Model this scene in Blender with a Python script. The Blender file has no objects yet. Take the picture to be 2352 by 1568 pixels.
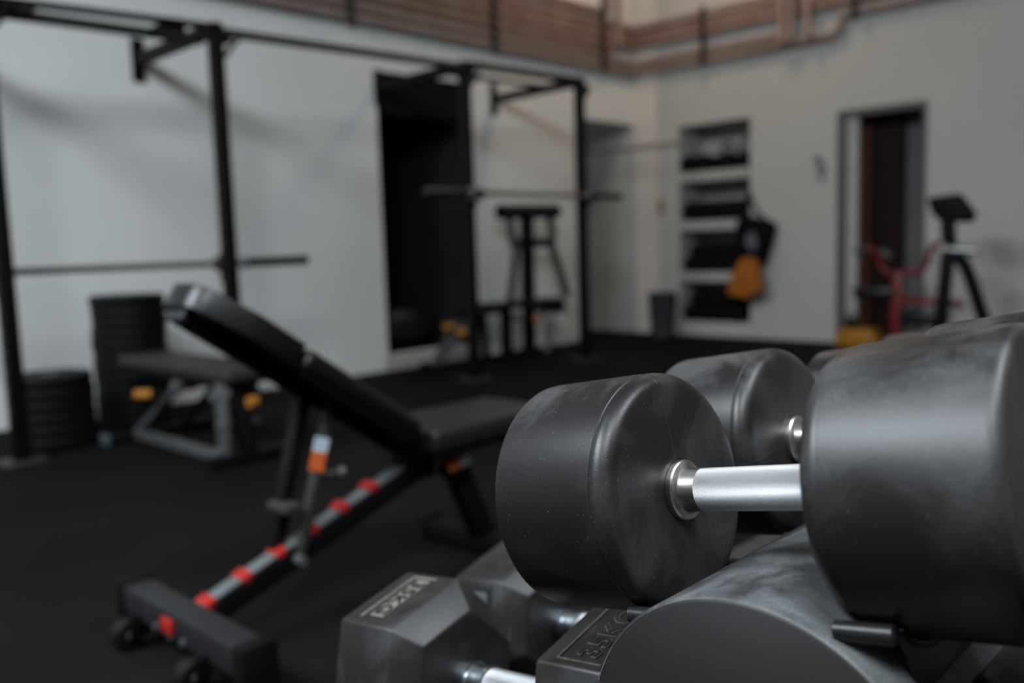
import bpy, bmesh, math, random
from mathutils import Vector, Matrix
random.seed(7)
PI = math.pi
S = bpy.context.scene
COL = S.collection
R = math.radians

# ------------------------------------------------------------------ camera
FPX = 2040.0
def V(*a): return Vector(a)
_p, _r, _a = R(6.15), R(1.8), R(43.7)
_f0 = V(math.cos(_a), math.sin(_a), 0); _up = V(0, 0, 1)
_r0 = _f0.cross(_up)
CF = _f0 * math.cos(_p) - _up * math.sin(_p)
_u0 = _r0.cross(CF)
CR = _r0 * math.cos(_r) - _u0 * math.sin(_r)
CU = CR.cross(CF)
cam_d = bpy.data.cameras.new('camera')
cam = bpy.data.objects.new('camera', cam_d); COL.objects.link(cam)
M = Matrix((CR, CU, -CF)).transposed().to_4x4(); M.translation = V(0, 0, .98)
cam.matrix_world = M
cam_d.sensor_width = 36; cam_d.lens = 36 * FPX / 2352
cam_d.clip_start = .02
cam_d.dof.use_dof = True; cam_d.dof.focus_distance = .71; cam_d.dof.aperture_fstop = 3.0
S.camera = cam

# ------------------------------------------------------------------ light and exposure
w = bpy.data.worlds.new('world'); S.world = w; w.use_nodes = True
w.node_tree.nodes['Background'].inputs[0].default_value = (.5, .58, .66, 1)
w.node_tree.nodes['Background'].inputs[1].default_value = .3
def area(name, loc, target, sx, sy, power, col, spread=180):
    l = bpy.data.lights.new(name, 'AREA'); l.shape = 'RECTANGLE'; l.size = sx; l.size_y = sy
    l.energy = power; l.color = col; l.spread = R(spread)
    o = bpy.data.objects.new(name, l); COL.objects.link(o); o.location = loc
    o.rotation_euler = (Vector(target) - Vector(loc)).to_track_quat('-Z', 'Y').to_euler()
    return o
area('skylight_glow', (-.9, -.6, 4.4), (2.4, 4.2, .9), 1.9, 1.6, 175, (.88, .95, 1.0))
area('second_skylight_glow', (1.9, -1.7, 4.6), (1.9, -.9, 0), 2.2, 1.3, 60, (.88, .95, 1.0), 100)
area('side_skylight_glow', (-2.2, 2.6, 4.6), (.8, 1.6, .8), 3.0, 1.8, 290, (.84, .93, 1.0), 130)
area('warm_ceiling_light', (6.6, 4.2, 4.5), (7.0, 4.6, 0), .9, .5, 19, (1.0, .74, .5))
S.view_settings.view_transform = 'Standard'; S.view_settings.look = 'None'
S.view_settings.exposure = 0.38; S.view_settings.gamma = 1; S.view_settings.use_curve_mapping = False

# ------------------------------------------------------------------ materials
def mat(name, col, rough=.5, metal=0, spec=.35, noise=0, nscale=8, col2=None, bump=0, bscale=200, coat=0):
    m = bpy.data.materials.new(name); m.use_nodes = True
    nt = m.node_tree; b = nt.nodes['Principled BSDF']
    b.inputs['Base Color'].default_value = (*col, 1); b.inputs['Roughness'].default_value = rough
    b.inputs['Metallic'].default_value = metal; b.inputs['Specular IOR Level'].default_value = spec
    b.inputs['Coat Weight'].default_value = coat
    if noise or bump:
        tc = nt.nodes.new('ShaderNodeTexCoord')
    if noise:
        n = nt.nodes.new('ShaderNodeTexNoise'); n.inputs['Scale'].default_value = nscale; n.inputs['Detail'].default_value = 6
        nt.links.new(tc.outputs['Object'], n.inputs['Vector'])
        r = nt.nodes.new('ShaderNodeValToRGB'); r.color_ramp.elements[0].position = .35; r.color_ramp.elements[1].position = .7
        c2 = col2 or tuple(c * (1 - noise) for c in col)
        r.color_ramp.elements[0].color = (*col, 1); r.color_ramp.elements[1].color = (*c2, 1)
        nt.links.new(n.outputs['Fac'], r.inputs[0]); nt.links.new(r.outputs[0], b.inputs['Base Color'])
    if bump:
        n2 = nt.nodes.new('ShaderNodeTexNoise'); n2.inputs['Scale'].default_value = bscale; n2.inputs['Detail'].default_value = 3
        nt.links.new(tc.outputs['Object'], n2.inputs['Vector'])
        bp = nt.nodes.new('ShaderNodeBump'); bp.inputs['Strength'].default_value = bump; bp.inputs['Distance'].default_value = .001
        nt.links.new(n2.outputs['Fac'], bp.inputs['Height']); nt.links.new(bp.outputs[0], b.inputs['Normal'])
    return m

class NT:
    """short helper for node graphs"""
    def __init__(s, m): s.nt = m.node_tree; s.b = s.nt.nodes['Principled BSDF']
    def n(s, t, **k):
        x = s.nt.nodes.new(t)
        for a, b in k.items(): setattr(x, a, b)
        return x
    def l(s, a, b): s.nt.links.new(a, b)
    def math(s, op, a, b=None, clamp=False):
        x = s.n('ShaderNodeMath', operation=op); x.use_clamp = clamp
        for i, v in enumerate((a, b)):
            if v is None: continue
            if isinstance(v, (int, float)): x.inputs[i].default_value = v
            else: s.l(v, x.inputs[i])
        return x.outputs[0]

def rubber(name, base, dust, dustamt=.5, rough=.47, seam=True, spec=.5, specks=True, dscale=9, dust_toplight=False):
    m = mat(name, base, rough, spec=spec); g = NT(m)
    tc = g.n('ShaderNodeTexCoord'); oc = tc.outputs['Object']
    n1 = g.n('ShaderNodeTexNoise'); n1.inputs['Scale'].default_value = dscale; n1.inputs['Detail'].default_value = 8; n1.inputs['Roughness'].default_value = .6
    n1.inputs['Distortion'].default_value = .6
    g.l(oc, n1.inputs['Vector'])
    f = g.n('ShaderNodeMapRange'); f.inputs[1].default_value = .45; f.inputs[2].default_value = .72; g.l(n1.outputs['Fac'], f.inputs[0])
    fac = g.math('MULTIPLY', f.outputs[0], dustamt)
    n2 = g.n('ShaderNodeTexNoise'); n2.inputs['Scale'].default_value = 900; n2.inputs['Detail'].default_value = 2; g.l(oc, n2.inputs['Vector'])
    grain = g.n('ShaderNodeMapRange'); grain.inputs[1].default_value = .4; grain.inputs[2].default_value = .7; g.l(n2.outputs['Fac'], grain.inputs[0])
    fac = g.math('MULTIPLY', fac, g.math('ADD', g.math('MULTIPLY', grain.outputs[0], .7), .5))
    if dust_toplight:  # dust thickest on upward faces; on dumbbell heads it also paints in top light
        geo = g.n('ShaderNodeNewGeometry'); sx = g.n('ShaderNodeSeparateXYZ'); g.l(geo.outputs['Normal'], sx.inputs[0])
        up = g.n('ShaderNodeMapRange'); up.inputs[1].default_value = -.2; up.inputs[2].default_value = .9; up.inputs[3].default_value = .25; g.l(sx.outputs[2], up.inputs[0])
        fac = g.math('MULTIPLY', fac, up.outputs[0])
    mix = g.n('ShaderNodeMix', data_type='RGBA'); mix.inputs[6].default_value = (*base, 1); mix.inputs[7].default_value = (*dust, 1)
    g.l(fac, mix.inputs[0]); out = mix.outputs[2]
    if specks:
        v = g.n('ShaderNodeTexVoronoi'); v.inputs['Scale'].default_value = 290; g.l(oc, v.inputs['Vector'])
        wn = g.n('ShaderNodeSeparateColor'); g.l(v.outputs['Color'], wn.inputs[0])
        thr = g.math('MULTIPLY', g.math('GREATER_THAN', wn.outputs[0], .4), g.math('LESS_THAN', v.outputs['Distance'], g.math('MULTIPLY', wn.outputs[1], .1)))
        mx = g.n('ShaderNodeMix', data_type='RGBA'); mx.inputs[7].default_value = (.28, .27, .25, 1)
        g.l(g.math('MULTIPLY', thr, .8), mx.inputs[0]); g.l(out, mx.inputs[6]); out = mx.outputs[2]
    g.l(out, g.b.inputs['Base Color'])
    rr = g.math('ADD', g.math('MULTIPLY', fac, .25), rough); g.l(rr, g.b.inputs['Roughness'])
    bp = g.n('ShaderNodeBump'); bp.inputs['Strength'].default_value = .25; bp.inputs['Distance'].default_value = .0004
    h = n2.outputs['Fac']
    if seam:   # moulding seam running out from the hub along local +z
        s = g.n('ShaderNodeSeparateXYZ'); g.l(oc, s.inputs[0])
        wob = g.math('MULTIPLY', g.math('SINE', g.math('MULTIPLY', s.outputs[2], 90)), .0006)
        d = g.math('ABSOLUTE', g.math('ADD', s.outputs[1], wob))
        line = g.math('SUBTRACT', 1, g.math('MULTIPLY', d, 1300), clamp=True)
        line = g.math('MULTIPLY', line, g.math('GREATER_THAN', s.outputs[2], 0))
        h = g.math('SUBTRACT', h, g.math('MULTIPLY', line, 4.0))
    g.l(h, bp.inputs['Height']); g.l(bp.outputs[0], g.b.inputs['Normal'])
    return m

def knurl(name, r, pitch=.0016):
    m = mat(name, (.8, .82, .84), .40, metal=1); g = NT(m)
    tc = g.n('ShaderNodeTexCoord'); s = g.n('ShaderNodeSeparateXYZ'); g.l(tc.outputs['Object'], s.inputs[0])
    th = g.math('ARCTAN2', s.outputs[1], s.outputs[2])
    n = round(2 * PI * r / .0026)
    a = g.math('MULTIPLY', s.outputs[0], 2 * PI / .0031); b = g.math('MULTIPLY', th, n)
    p = g.math('SINE', g.math('ADD', a, b)); q = g.math('SINE', g.math('SUBTRACT', a, b))
    h = g.math('MINIMUM', g.math('ABSOLUTE', p), g.math('ABSOLUTE', q))
    bp = g.n('ShaderNodeBump'); bp.inputs['Strength'].default_value = .8; bp.inputs['Distance'].default_value = .0005
    g.l(h, bp.inputs['Height']); g.l(bp.outputs[0], g.b.inputs['Normal'])
    mr = g.n('ShaderNodeMapRange'); mr.inputs[1].default_value = .02; mr.inputs[2].default_value = .5; g.l(h, mr.inputs[0])
    mix = g.n('ShaderNodeMix', data_type='RGBA'); mix.inputs[6].default_value = (.3, .33, .37, 1); mix.inputs[7].default_value = (.97, .98, 1, 1)
    g.l(mr.outputs[0], mix.inputs[0]); g.l(mix.outputs[2], g.b.inputs['Base Color'])
    return m

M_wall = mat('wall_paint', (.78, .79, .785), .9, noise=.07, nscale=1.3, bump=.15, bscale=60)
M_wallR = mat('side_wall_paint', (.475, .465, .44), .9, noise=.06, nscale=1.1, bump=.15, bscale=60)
M_ceil = mat('ceiling_paint', (.55, .55, .54), .95, noise=.05, nscale=1)
M_floor = mat('rubber_floor', (.0052, .0044, .0048), .8, spec=.05, noise=.3, nscale=1.6, col2=(.0085, .0073, .0075), bump=.5, bscale=350)
M_blackin = mat('black_paint_inside', (.008, .0078, .0078), .9, spec=.1, noise=.2, nscale=3)
M_blackpanel = mat('black_panel', (.022, .021, .021), .9, spec=.1, noise=.2, nscale=3)
M_sill = mat('sill_plaster', (.5, .47, .43), .9, noise=.25, nscale=9)
M_pipe = mat('red_oxide_pipe', (.34, .235, .205), .6, noise=.3, nscale=5, col2=(.27, .155, .128))
M_pipe2 = mat('primer_pipe', (.32, .245, .22), .6, noise=.3, nscale=5, col2=(.25, .18, .155))
M_bracket = mat('pipe_bracket_steel', (.045, .035, .034), .5, metal=.3, noise=.2, nscale=20)
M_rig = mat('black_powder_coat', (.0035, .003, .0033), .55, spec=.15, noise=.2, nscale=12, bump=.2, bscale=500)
M_rig2 = mat('worn_black_bar', (.035, .034, .032), .5, spec=.3, noise=.2, nscale=12)
M_bar = mat('barbell_steel', (.17, .15, .125), .5, metal=.4, noise=.2, nscale=25)
M_sleeve = mat('barbell_sleeve_steel', (.055, .055, .056), .3, metal=.9, noise=.2, nscale=25)
M_plate = mat('bumper_rubber', (.004, .004, .0042), .6, spec=.2, noise=.25, nscale=15)
M_vinyl = mat('black_vinyl', (.0035, .0037, .0045), .36, spec=.35, noise=.15, nscale=20, bump=.2, bscale=250)
M_vinyl3 = mat('seat_vinyl', (.011, .010, .011), .45, noise=.15, nscale=20, bump=.2, bscale=250)
M_vinyl2 = mat('grey_vinyl', (.022, .020, .020), .6, noise=.15, nscale=20, bump=.2, bscale=250)
M_greymetal = mat('grey_steel', (.105, .11, .112), .42, metal=.35, noise=.2, nscale=16)
M_greytop = mat('lit_steel_top', (.15, .165, .17), .4, metal=.3, noise=.25, nscale=30)
M_foot = mat('foot_grey_black', (.016, .016, .018), .45, noise=.2, nscale=20)
M_silver = mat('brushed_silver', (.45, .47, .48), .3, metal=.9, noise=.1, nscale=30)
M_red = mat('red_plastic', (.35, .018, .014), .4, noise=.15, nscale=40)
M_redpaint = mat('red_painted_steel', (.16, .011, .011), .42, noise=.2, nscale=12)
M_orange = mat('orange_foam', (.36, .14, .008), .6, noise=.15, nscale=30)
M_orangebag = mat('orange_cloth', (.40, .12, .012), .85, noise=.35, nscale=9)
M_bluecap = mat('blue_grey_cap', (.07, .10, .12), .4, noise=.2, nscale=20)
M_stw = mat('sticker_white', (.45, .55, .62), .5, noise=.35, nscale=90)
M_sto = mat('sticker_orange', (.55, .11, .025), .5, noise=.3, nscale=90)
M_chrome = mat('chrome', (.72, .73, .75), .12, metal=1, noise=.08, nscale=40)
M_satin = mat('satin_steel', (.62, .61, .59), .34, metal=1, noise=.45, nscale=60, col2=(.22, .2, .17))
M_satin2 = mat('satin_chrome', (.55, .6, .64), .24, metal=1, noise=.15, nscale=30)
M_knurlA = knurl('knurled_chrome', .017)
M_rubA = rubber('dusty_black_rubber', (.0095, .0085, .009), (.15, .152, .152), .62, rough=.38, dust_toplight=True, spec=.42)
M_rubHex = rubber('hex_rubber', (.0095, .0085, .009), (.05, .05, .05), .6, rough=.42, seam=False, dscale=14)
M_beam = rubber('dusty_grey_steel_tube', (.026, .026, .028), (.20, .215, .22), 1.0, rough=.42, seam=False, dscale=11, dust_toplight=True)
M_cap = mat('smooth_dark_end_cap', (.013, .0115, .012), .5, noise=.12, nscale=10)
M_rail = mat('rail_steel', (.03, .03, .032), .4, metal=.2, noise=.3, nscale=25)
M_saddle = mat('saddle_plastic', (.012, .012, .014), .36, noise=.3, nscale=30, bump=.15, bscale=300)
M_tan = mat('worn_tan_print', (.17, .15, .125), .7, noise=.5, nscale=120)
M_tandim = mat('dim_tan_edge', (.10, .085, .065), .7, noise=.5, nscale=120)
M_letter = mat('black_lettering', (.012, .012, .012), .5, noise=.2, nscale=60)
M_bin = mat('grey_bin_plastic', (.045, .045, .05), .55, noise=.15, nscale=12)
M_white = mat('white_trim_paint', (.42, .42, .40), .7, noise=.1, nscale=6)
M_frame = mat('dark_door_frame', (.10, .095, .09), .6, noise=.2, nscale=6)
M_wood = mat('dark_red_wood', (.015, .003, .0018), .6, spec=.15, noise=.4, nscale=4)
M_woodedge = mat('brown_wood_edge', (.16, .05, .018), .55, noise=.3, nscale=14)
M_greywall = mat('grey_inner_wall', (.12, .12, .125), .8, noise=.15, nscale=3)
M_yellow = mat('yellow_plastic', (.38, .16, .008), .5, noise=.25, nscale=15)
M_switch = mat('switch_plastic', (.42, .33, .27), .6, noise=.2, nscale=40)
M_switchd = mat('switch_rocker', (.2, .14, .11), .6, noise=.2, nscale=40)
M_signgrey = mat('grey_sign_mark', (.075, .08, .085), .6, noise=.3, nscale=40)
M_skin = mat('bag_print_grey', (.16, .18, .2), .7, noise=.4, nscale=50)
M_strip = mat('pale_strip', (.14, .14, .125), .5, noise=.3, nscale=40)
M_rail_wood = mat('beige_wall_rail', (.36, .29, .22), .8, noise=.2, nscale=5)
M_iron = mat('black_iron', (.003, .003, .0035), .6, spec=.12, noise=.3, nscale=30)
M_window = mat('window_frame_paint', (.4, .4, .4), .6, noise=.1, nscale=8)

# ------------------------------------------------------------------ mesh helpers
def basis(ax, up=None):
    ax = ax.normalized(); up = up or (V(0, 0, 1) if abs(ax.z) < .95 else V(0, 1, 0))
    y = up.cross(ax).normalized(); z = ax.cross(y)
    return ax, y, z
class MB:
    def __init__(s): s.v = []; s.f = []
    def add(s, vs, fs):
        o = len(s.v); s.v += [Vector(p) for p in vs]; s.f += [tuple(i + o for i in f) for f in fs]; return s
    def box(s, c, d, rot=None):
        c = Vector(c); vs = []
        for x in (-1, 1):
            for y in (-1, 1):
                for z in (-1, 1):
                    p = V(x * d[0] / 2, y * d[1] / 2, z * d[2] / 2)
                    if rot: p = rot @ p
                    vs.append(c + p)
        return s.add(vs, [(0, 1, 3, 2), (4, 6, 7, 5), (0, 4, 5, 1), (2, 3, 7, 6), (0, 2, 6, 4), (1, 5, 7, 3)])
    def span(s, a, b):
        a = Vector(a); b = Vector(b); return s.box((a + b) / 2, [abs(b[i] - a[i]) for i in range(3)])
    def beam(s, p0, p1, wd, ht, up=None):
        p0 = Vector(p0); p1 = Vector(p1); ax, y, z = basis(p1 - p0, up)
        vs = [p + y * (a * wd / 2) + z * (b * ht / 2) for p in (p0, p1) for a, b in ((-1, -1), (1, -1), (1, 1), (-1, 1))]
        return s.add(vs, [(3, 2, 1, 0), (4, 5, 6, 7), (0, 1, 5, 4), (1, 2, 6, 5), (2, 3, 7, 6), (3, 0, 4, 7)])
    def lathe(s, prof, o=(0, 0, 0), ax=(1, 0, 0), n=48, caps=True):
        o = Vector(o); ax, y, z = basis(Vector(ax)); vs = []; fs = []
        for (t, r) in prof:
            for k in range(n):
                a = 2 * PI * k / n; vs.append(o + ax * t + (y * math.cos(a) + z * math.sin(a)) * r)
        for i in range(len(prof) - 1):
            for k in range(n):
                k2 = (k + 1) % n; fs.append((i * n + k, i * n + k2, (i + 1) * n + k2, (i + 1) * n + k))
        if caps:
            fs.append(tuple(range(n - 1, -1, -1))); fs.append(tuple(range((len(prof) - 1) * n, len(prof) * n)))
        return s.add(vs, fs)
    def cyl(s, p0, p1, r, r1=None, n=24):
        p0 = Vector(p0); p1 = Vector(p1)
        return s.lathe([(0, r), ((p1 - p0).length, r if r1 is None else r1)], p0, p1 - p0, n)
    def tube(s, pts, r, n=12, sub=6):
        P = [Vector(p) for p in pts]
        if sub > 1 and len(P) > 2:      # catmull-rom smoothing
            Q = []
            for i in range(len(P) - 1):
                a = P[max(i - 1, 0)]; b = P[i]; c = P[i + 1]; d = P[min(i + 2, len(P) - 1)]
                for k in range(sub):
                    t = k / sub
                    Q.append(.5 * ((2 * b) + (c - a) * t + (2 * a - 5 * b + 4 * c - d) * t * t + (-a + 3 * b - 3 * c + d) * t ** 3))
            Q.append(P[-1]); P = Q
        vs = []; fs = []; y = None
        for i, p in enumerate(P):
            t = (P[min(i + 1, len(P) - 1)] - P[max(i - 1, 0)]).normalized()
            if y is None: _, y, z = basis(t)
            else:
                y = (y - t * y.dot(t)).normalized(); z = t.cross(y)
            for k in range(n):
                a = 2 * PI * k / n; vs.append(p + (y * math.cos(a) + z * math.sin(a)) * r)
        for i in range(len(P) - 1):
            for k in range(n):
                k2 = (k + 1) % n; fs.append((i * n + k, i * n + k2, (i + 1) * n + k2, (i + 1) * n + k))
        fs.append(tuple(range(n - 1, -1, -1))); fs.append(tuple(range((len(P) - 1) * n, len(P) * n)))
        return s.add(vs, fs)
    def prism(s, prof, o, e1, e2, ext):
        """2-D outline prof in axes e1,e2 extruded by vector ext"""
        o = Vector(o); e1 = Vector(e1); e2 = Vector(e2); ext = Vector(ext); n = len(prof)
        vs = [o + e1 * a + e2 * b for a, b in prof] + [o + e1 * a + e2 * b + ext for a, b in prof]
        fs = [(i, (i + 1) % n, n + (i + 1) % n, n + i) for i in range(n)]
        fs += [tuple(range(n - 1, -1, -1)), tuple(range(n, 2 * n))]
        return s.add(vs, fs)
    def sphere(s, c, r, sx=1, sy=1, sz=1, n=20, m=12):
        c = Vector(c); vs = [c + V(0, 0, -r * sz)]; fs = []
        for i in range(1, m):
            a = -PI / 2 + PI * i / m
            for k in range(n):
                b = 2 * PI * k / n; vs.append(c + V(r * sx * math.cos(a) * math.cos(b), r * sy * math.cos(a) * math.sin(b), r * sz * math.sin(a)))
        vs.append(c + V(0, 0, r * sz)); L = len(vs) - 1
        for k in range(n):
            k2 = (k + 1) % n; fs.append((0, 1 + k2, 1 + k)); fs.append((L, L - n + k, L - n + k2))
            for i in range(m - 2): fs.append((1 + i * n + k, 1 + i * n + k2, 1 + (i + 1) * n + k2, 1 + (i + 1) * n + k))
        return s.add(vs, fs)
    def build(s, name, m, parent=None, bevel=0, seg=2, angle=38, off=None, subsurf=0):
        if parent is not None and off is None: off = parent.get('_o', (0, 0, 0))
        if off is None: off = (0, 0, 0)
        o3 = Vector(off)
        me = bpy.data.meshes.new(name); me.from_pydata([v - o3 for v in s.v], [], s.f)
        bm = bmesh.new(); bm.from_mesh(me); bmesh.ops.recalc_face_normals(bm, faces=bm.faces)
        if bevel:
            es = [e for e in bm.edges if len(e.link_faces) == 2 and e.calc_face_angle(0) > R(30)]
            bmesh.ops.bevel(bm, geom=es, offset=bevel, segments=seg, affect='EDGES', profile=.5, clamp_overlap=True)
        bm.to_mesh(me); bm.free()
        me.materials.append(m)
        for p in me.polygons: p.use_smooth = True
        me.set_sharp_from_angle(angle=R(angle))
        o = bpy.data.objects.new(name, me); COL.objects.link(o)
        if parent is not None: o.parent = parent; o['_o'] = list(off)
        else: o.location = o3
        return o

def thing(name, label, cat, loc=(0, 0, 0), group=None):
    o = bpy.data.objects.new(name, None); o.empty_display_size = .05; COL.objects.link(o); o.location = loc
    o['_o'] = list(loc); tag(o, label, cat, group); return o
def tag(o, label, cat, group=None):
    o['label'] = label; o['category'] = cat
    if group: o['group'] = group
    return o
def struct(o): o['kind'] = 'structure'; return o
def dup(root, mw, label=None, group=None, deep=True):
    r = root.copy(); COL.objects.link(r); r.matrix_world = mw
    if label: r['label'] = label
    if group: r['group'] = group
    if deep:
        for ch in list(root.children):
            c = ch.copy(); COL.objects.link(c); c.parent = r
            for g in list(ch.children):
                d = g.copy(); COL.objects.link(d); d.parent = c
    return r
def rounded_pad(mb, c, d, rot=None): return mb.box(c, d, rot)

YW, XW = 5.70, 7.95
# ================================================================== room shell
struct(MB().span((-4, -4, -.08), (9.6, 7.6, 0)).build('floor', M_floor))
struct(MB().span((-4, -4, 4.7), (9.6, 7.6, 4.8)).build('ceiling', M_ceil))
wl = MB()
TH = .12
wl.span((-4, YW, 0), (4.50, YW + TH, 4.7))
wl.span((4.50, YW, 2.39), (5.42, YW + TH, 4.7))
wl.span((4.50, YW, 0), (5.42, YW + TH, .115))
wl.span((5.42, YW, 0), (7.08, YW + TH, 4.7))
wl.span((7.08, YW, 2.22), (XW, YW + TH, 4.7))
struct(wl.build('wall_left', M_wall))
wr = MB()
wr.span((XW, 5.14, 0), (XW + TH, 7.5, 4.7))
wr.span((XW, 4.33, 2.135), (XW + TH, 5.14, 4.7))
wr.span((XW, 4.33, 0), (XW + TH, 5.14, .14))
wr.span((XW, 3.45, 0), (XW + TH, 4.33, 4.7))
wr.span((XW, 2.70, 2.08), (XW + TH, 3.45, 4.7))
wr.span((XW, -4, 0), (XW + TH, 2.70, 4.7))
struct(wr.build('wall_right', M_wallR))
struct(MB().span((-4.1, -4, 0), (-4, 7.5, 4.7)).build('wall_rear', M_wall))
struct(MB().span((-4, -4.1, 0), (9.6, -4, 4.7)).build('wall_near', M_wall))
struct(MB().span((7.0, 7.4, 0), (XW, 7.5, 2.6)).build('wall_passage', M_wall))
struct(MB().span((6.96, YW + TH, 0), (7.08, 7.5, 2.6)).build('wall_passage_side', M_wall))
# black alcove in the left wall
al = MB(); D0, D1 = YW + TH, YW + .85
al.span((4.42, D1, .02), (5.5, D1 + .05, 2.5)); al.span((4.42, D0, .02), (4.50, D1, 2.5))
al.span((4.42, D0, 2.39), (5.5, D1, 2.5)); al.span((4.42, D0, .03), (5.5, D1, .115))
d1 = struct(al.build('door_1', M_blackin))
MB().span((5.405, YW + .001, .116), (5.419, D1 - .001, 2.389)).build('side_panel', M_blackpanel, d1)
MB().span((4.505, YW + .02, 2.06), (5.404, YW + .06, 2.388)).build('header_panel', M_blackin, d1)
struct(MB().span((4.47, YW - .012, 0), (5.45, YW - .001, .113)).build('trim_1', M_sill))
# niche box in right wall
nb = MB(); XB = XW + TH + .36
nb.span((XB, 4.25, .06), (XB + .04, 5.22, 2.22)); nb.span((XW + TH, 4.25, .06), (XB, 4.33, 2.22)); nb.span((XW + TH, 5.14, .06), (XB, 5.22, 2.22))
nb.span((XW + TH, 4.33, 2.135), (XB, 5.14, 2.2)); nb.span((XW + TH, 4.33, .06), (XB, 5.14, .14))
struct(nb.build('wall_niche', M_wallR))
for z in (.605, 1.125, 1.62):
    o = MB().span((XW - .012, 4.335, z - .047), (XB - .005, 5.135, z + .047)).build('trim_2', M_white); struct(o)
struct(MB().span((XW - .006, 5.40, 0), (XW - .0005, 5.69, 3.9)).build('lit_corner_strip', mat('lit_corner_tone', (.66, .6, .55), .9, noise=.05, nscale=2)))  # strip coloured paler and warmer to show light falling on the corner
struct(MB().span((XW - .03, 5.12, 1.965), (XW - .0065, 6.5, 2.005)).build('trim_4', M_rail_wood))
# doorway in right wall
dw = MB()
dw.span((XW - .02, 3.385, 0), (XW - .001, 3.46, 2.085)); dw.span((XW - .02, 2.695, 2.03), (XW - .001, 3.385, 2.085)); dw.span((XW - .02, 2.695, 0), (XW - .001, 2.72, 2.03))
d2 = struct(dw.build('door_2', M_frame))
MB().span((XW + .03, 3.29, 0), (XW + .09, 3.449, 2.03)).build('jamb', M_white, d2)
MB().span((XW, 2.701, 2.03), (XW + .12, 3.40, 2.079)).build('head_jamb', M_frame, d2)
lf = MB().span((XW + .30, 2.985, .01), (XW + .345, 3.42, 2.03)).build('door_leaf', M_wood, d2)
MB().span((XW + .285, 3.29, .01), (XW + .30, 3.40, 2.03)).build('leaf_edge', M_woodedge, lf)
rm = MB(); rm.span((XW + 1.5, 1.9, 0), (XW + 1.55, 4.2, 2.6)); rm.span((XW + TH, 3.46, 0), (XW + 1.5, 3.5, 2.6)); rm.span((XW + TH, 1.9, 2.35), (XW + 1.5, 3.5, 2.4))
struct(rm.build('wall_back_room', M_wood))
struct(MB().span((XW + .38, 2.4, 0), (XW + .42, 3.0, 2.6)).build('wall_inner_grey', M_greywall))

# skylight frame behind the camera (source of the daylight)
sk = MB()
for a, b in (((-2.5, -.8, 4.62), (-.5, -.72, 4.7)), ((-2.5, .55, 4.62), (-.5, .63, 4.7)), ((-2.5, -.72, 4.62), (-2.42, .55, 4.7)), ((-.58, -.72, 4.62), (-.5, .55, 4.7))): sk.span(a, b)
struct(sk.build('window_1', M_window))

# ================================================================== pipes
YP = YW - .06; XP = XW - .06; PR = .036
# five run round the corner, two stop / turn up before it
zl = [2.742, 2.832, 2.925, 3.02, 3.105, 3.19, 3.28]
def pipe(pts, label, m, r=PR, sub=1):
    o = MB().tube(pts, r, 12, sub).build('copper_pipe' if m is M_pipe else 'steel_pipe', m)
    return tag(o, label, 'pipe', None)
pipe([(-3.9, YP, zl[0]), (XP - .03, YP, zl[0]), (XP, YP - .03, zl[0]), (XP, 3.50, zl[0]), (XP, 3.44, zl[0] + .03), (XP, 3.42, zl[0] + .08), (XP, 3.42, 2.86), (XP, 3.40, 2.90), (XP, 3.36, 2.91), (XP, -3.9, 2.91)],
     'lowest reddish pipe, running round the corner and stepping up beside the doorway', M_pipe2)
pipe([(-3.9, YP, zl[1]), (XP - .03, YP, zl[1]), (XP, YP - .03, zl[1]), (XP, 3.97, zl[1])], 'second lowest reddish pipe, ending at the vertical drop pipes', M_pipe2)
pipe([(-3.9, YP, zl[2]), (XP - .42, YP, zl[2]), (XP - .40, YP, zl[2] + .03), (XP - .40, YP, 3.12)], 'third pipe from the bottom, stopping short of the corner', M_pipe, .036)
pipe([(-3.9, YP, zl[3]), (XP - .03, YP, zl[3]), (XP, YP - .03, zl[3]), (XP, -3.9, zl[3])], 'fourth pipe from the bottom, carried along both walls', M_pipe)
pipe([(-3.9, YP, zl[4]), (XP - .03, YP, zl[4]), (XP, YP - .03, zl[4]), (XP, -3.9, zl[4])], 'fifth pipe from the bottom, carried along both walls', M_pipe)
pipe([(-3.9, YP, zl[5]), (XP - .03, YP, zl[5]), (XP, YP - .03, zl[5]), (XP, -3.9, zl[5])], 'sixth pipe from the bottom, topmost of those on the right wall', M_pipe2)
pipe([(-3.9, YP, zl[6]), (XP - .48, YP, zl[6]), (XP - .44, YP, zl[6] + .04), (XP - .44, YP, 4.6)], 'topmost pipe on the left wall, turning up before the corner', M_pipe)
pipe([(-3.9, YP, 3.37), (5.9, YP, 3.37)], 'highest short pipe along the left wall above the rest', M_pipe)
pipe([(XP - .36, YP - .08, 2.96), (XP - .36, YP - .08, 4.6)], 'vertical pipe rising beside the corner of the left wall', M_pipe, .03)
pipe([(XP - .082, 3.93, 4.6), (XP - .082, 3.93, 2.742)], 'wider left vertical pipe dropping down the right wall', M_pipe, .04)
pipe([(XP - .08, 3.84, 4.6), (XP - .08, 3.84, 2.742)], 'middle vertical pipe dropping down the right wall', M_pipe2, .035)
pipe([(XP - .08, 3.68, 3.08), (XP - .08, 3.68, 2.742)], 'short right vertical pipe between the two pipe runs', M_pipe, .033)
def clamp(p0, p1, label, ax):
    t = thing('pipe_bracket', label, 'bracket', p0, 'steel brackets holding the wall pipes')
    p0 = Vector(p0); p1 = Vector(p1)
    MB().beam(p0, p1, .045, .02, up=ax).build('rail', M_bracket, t)
    n = 0; z = p0.z + .03
    while z < p1.z - .02:
        MB().box((p0.x - (.02 if abs(ax[1]) else 0) * 0, p0.y, z), (.05, .05, .02)).build('clamp_ring', M_bracket, t); z += .09
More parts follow.
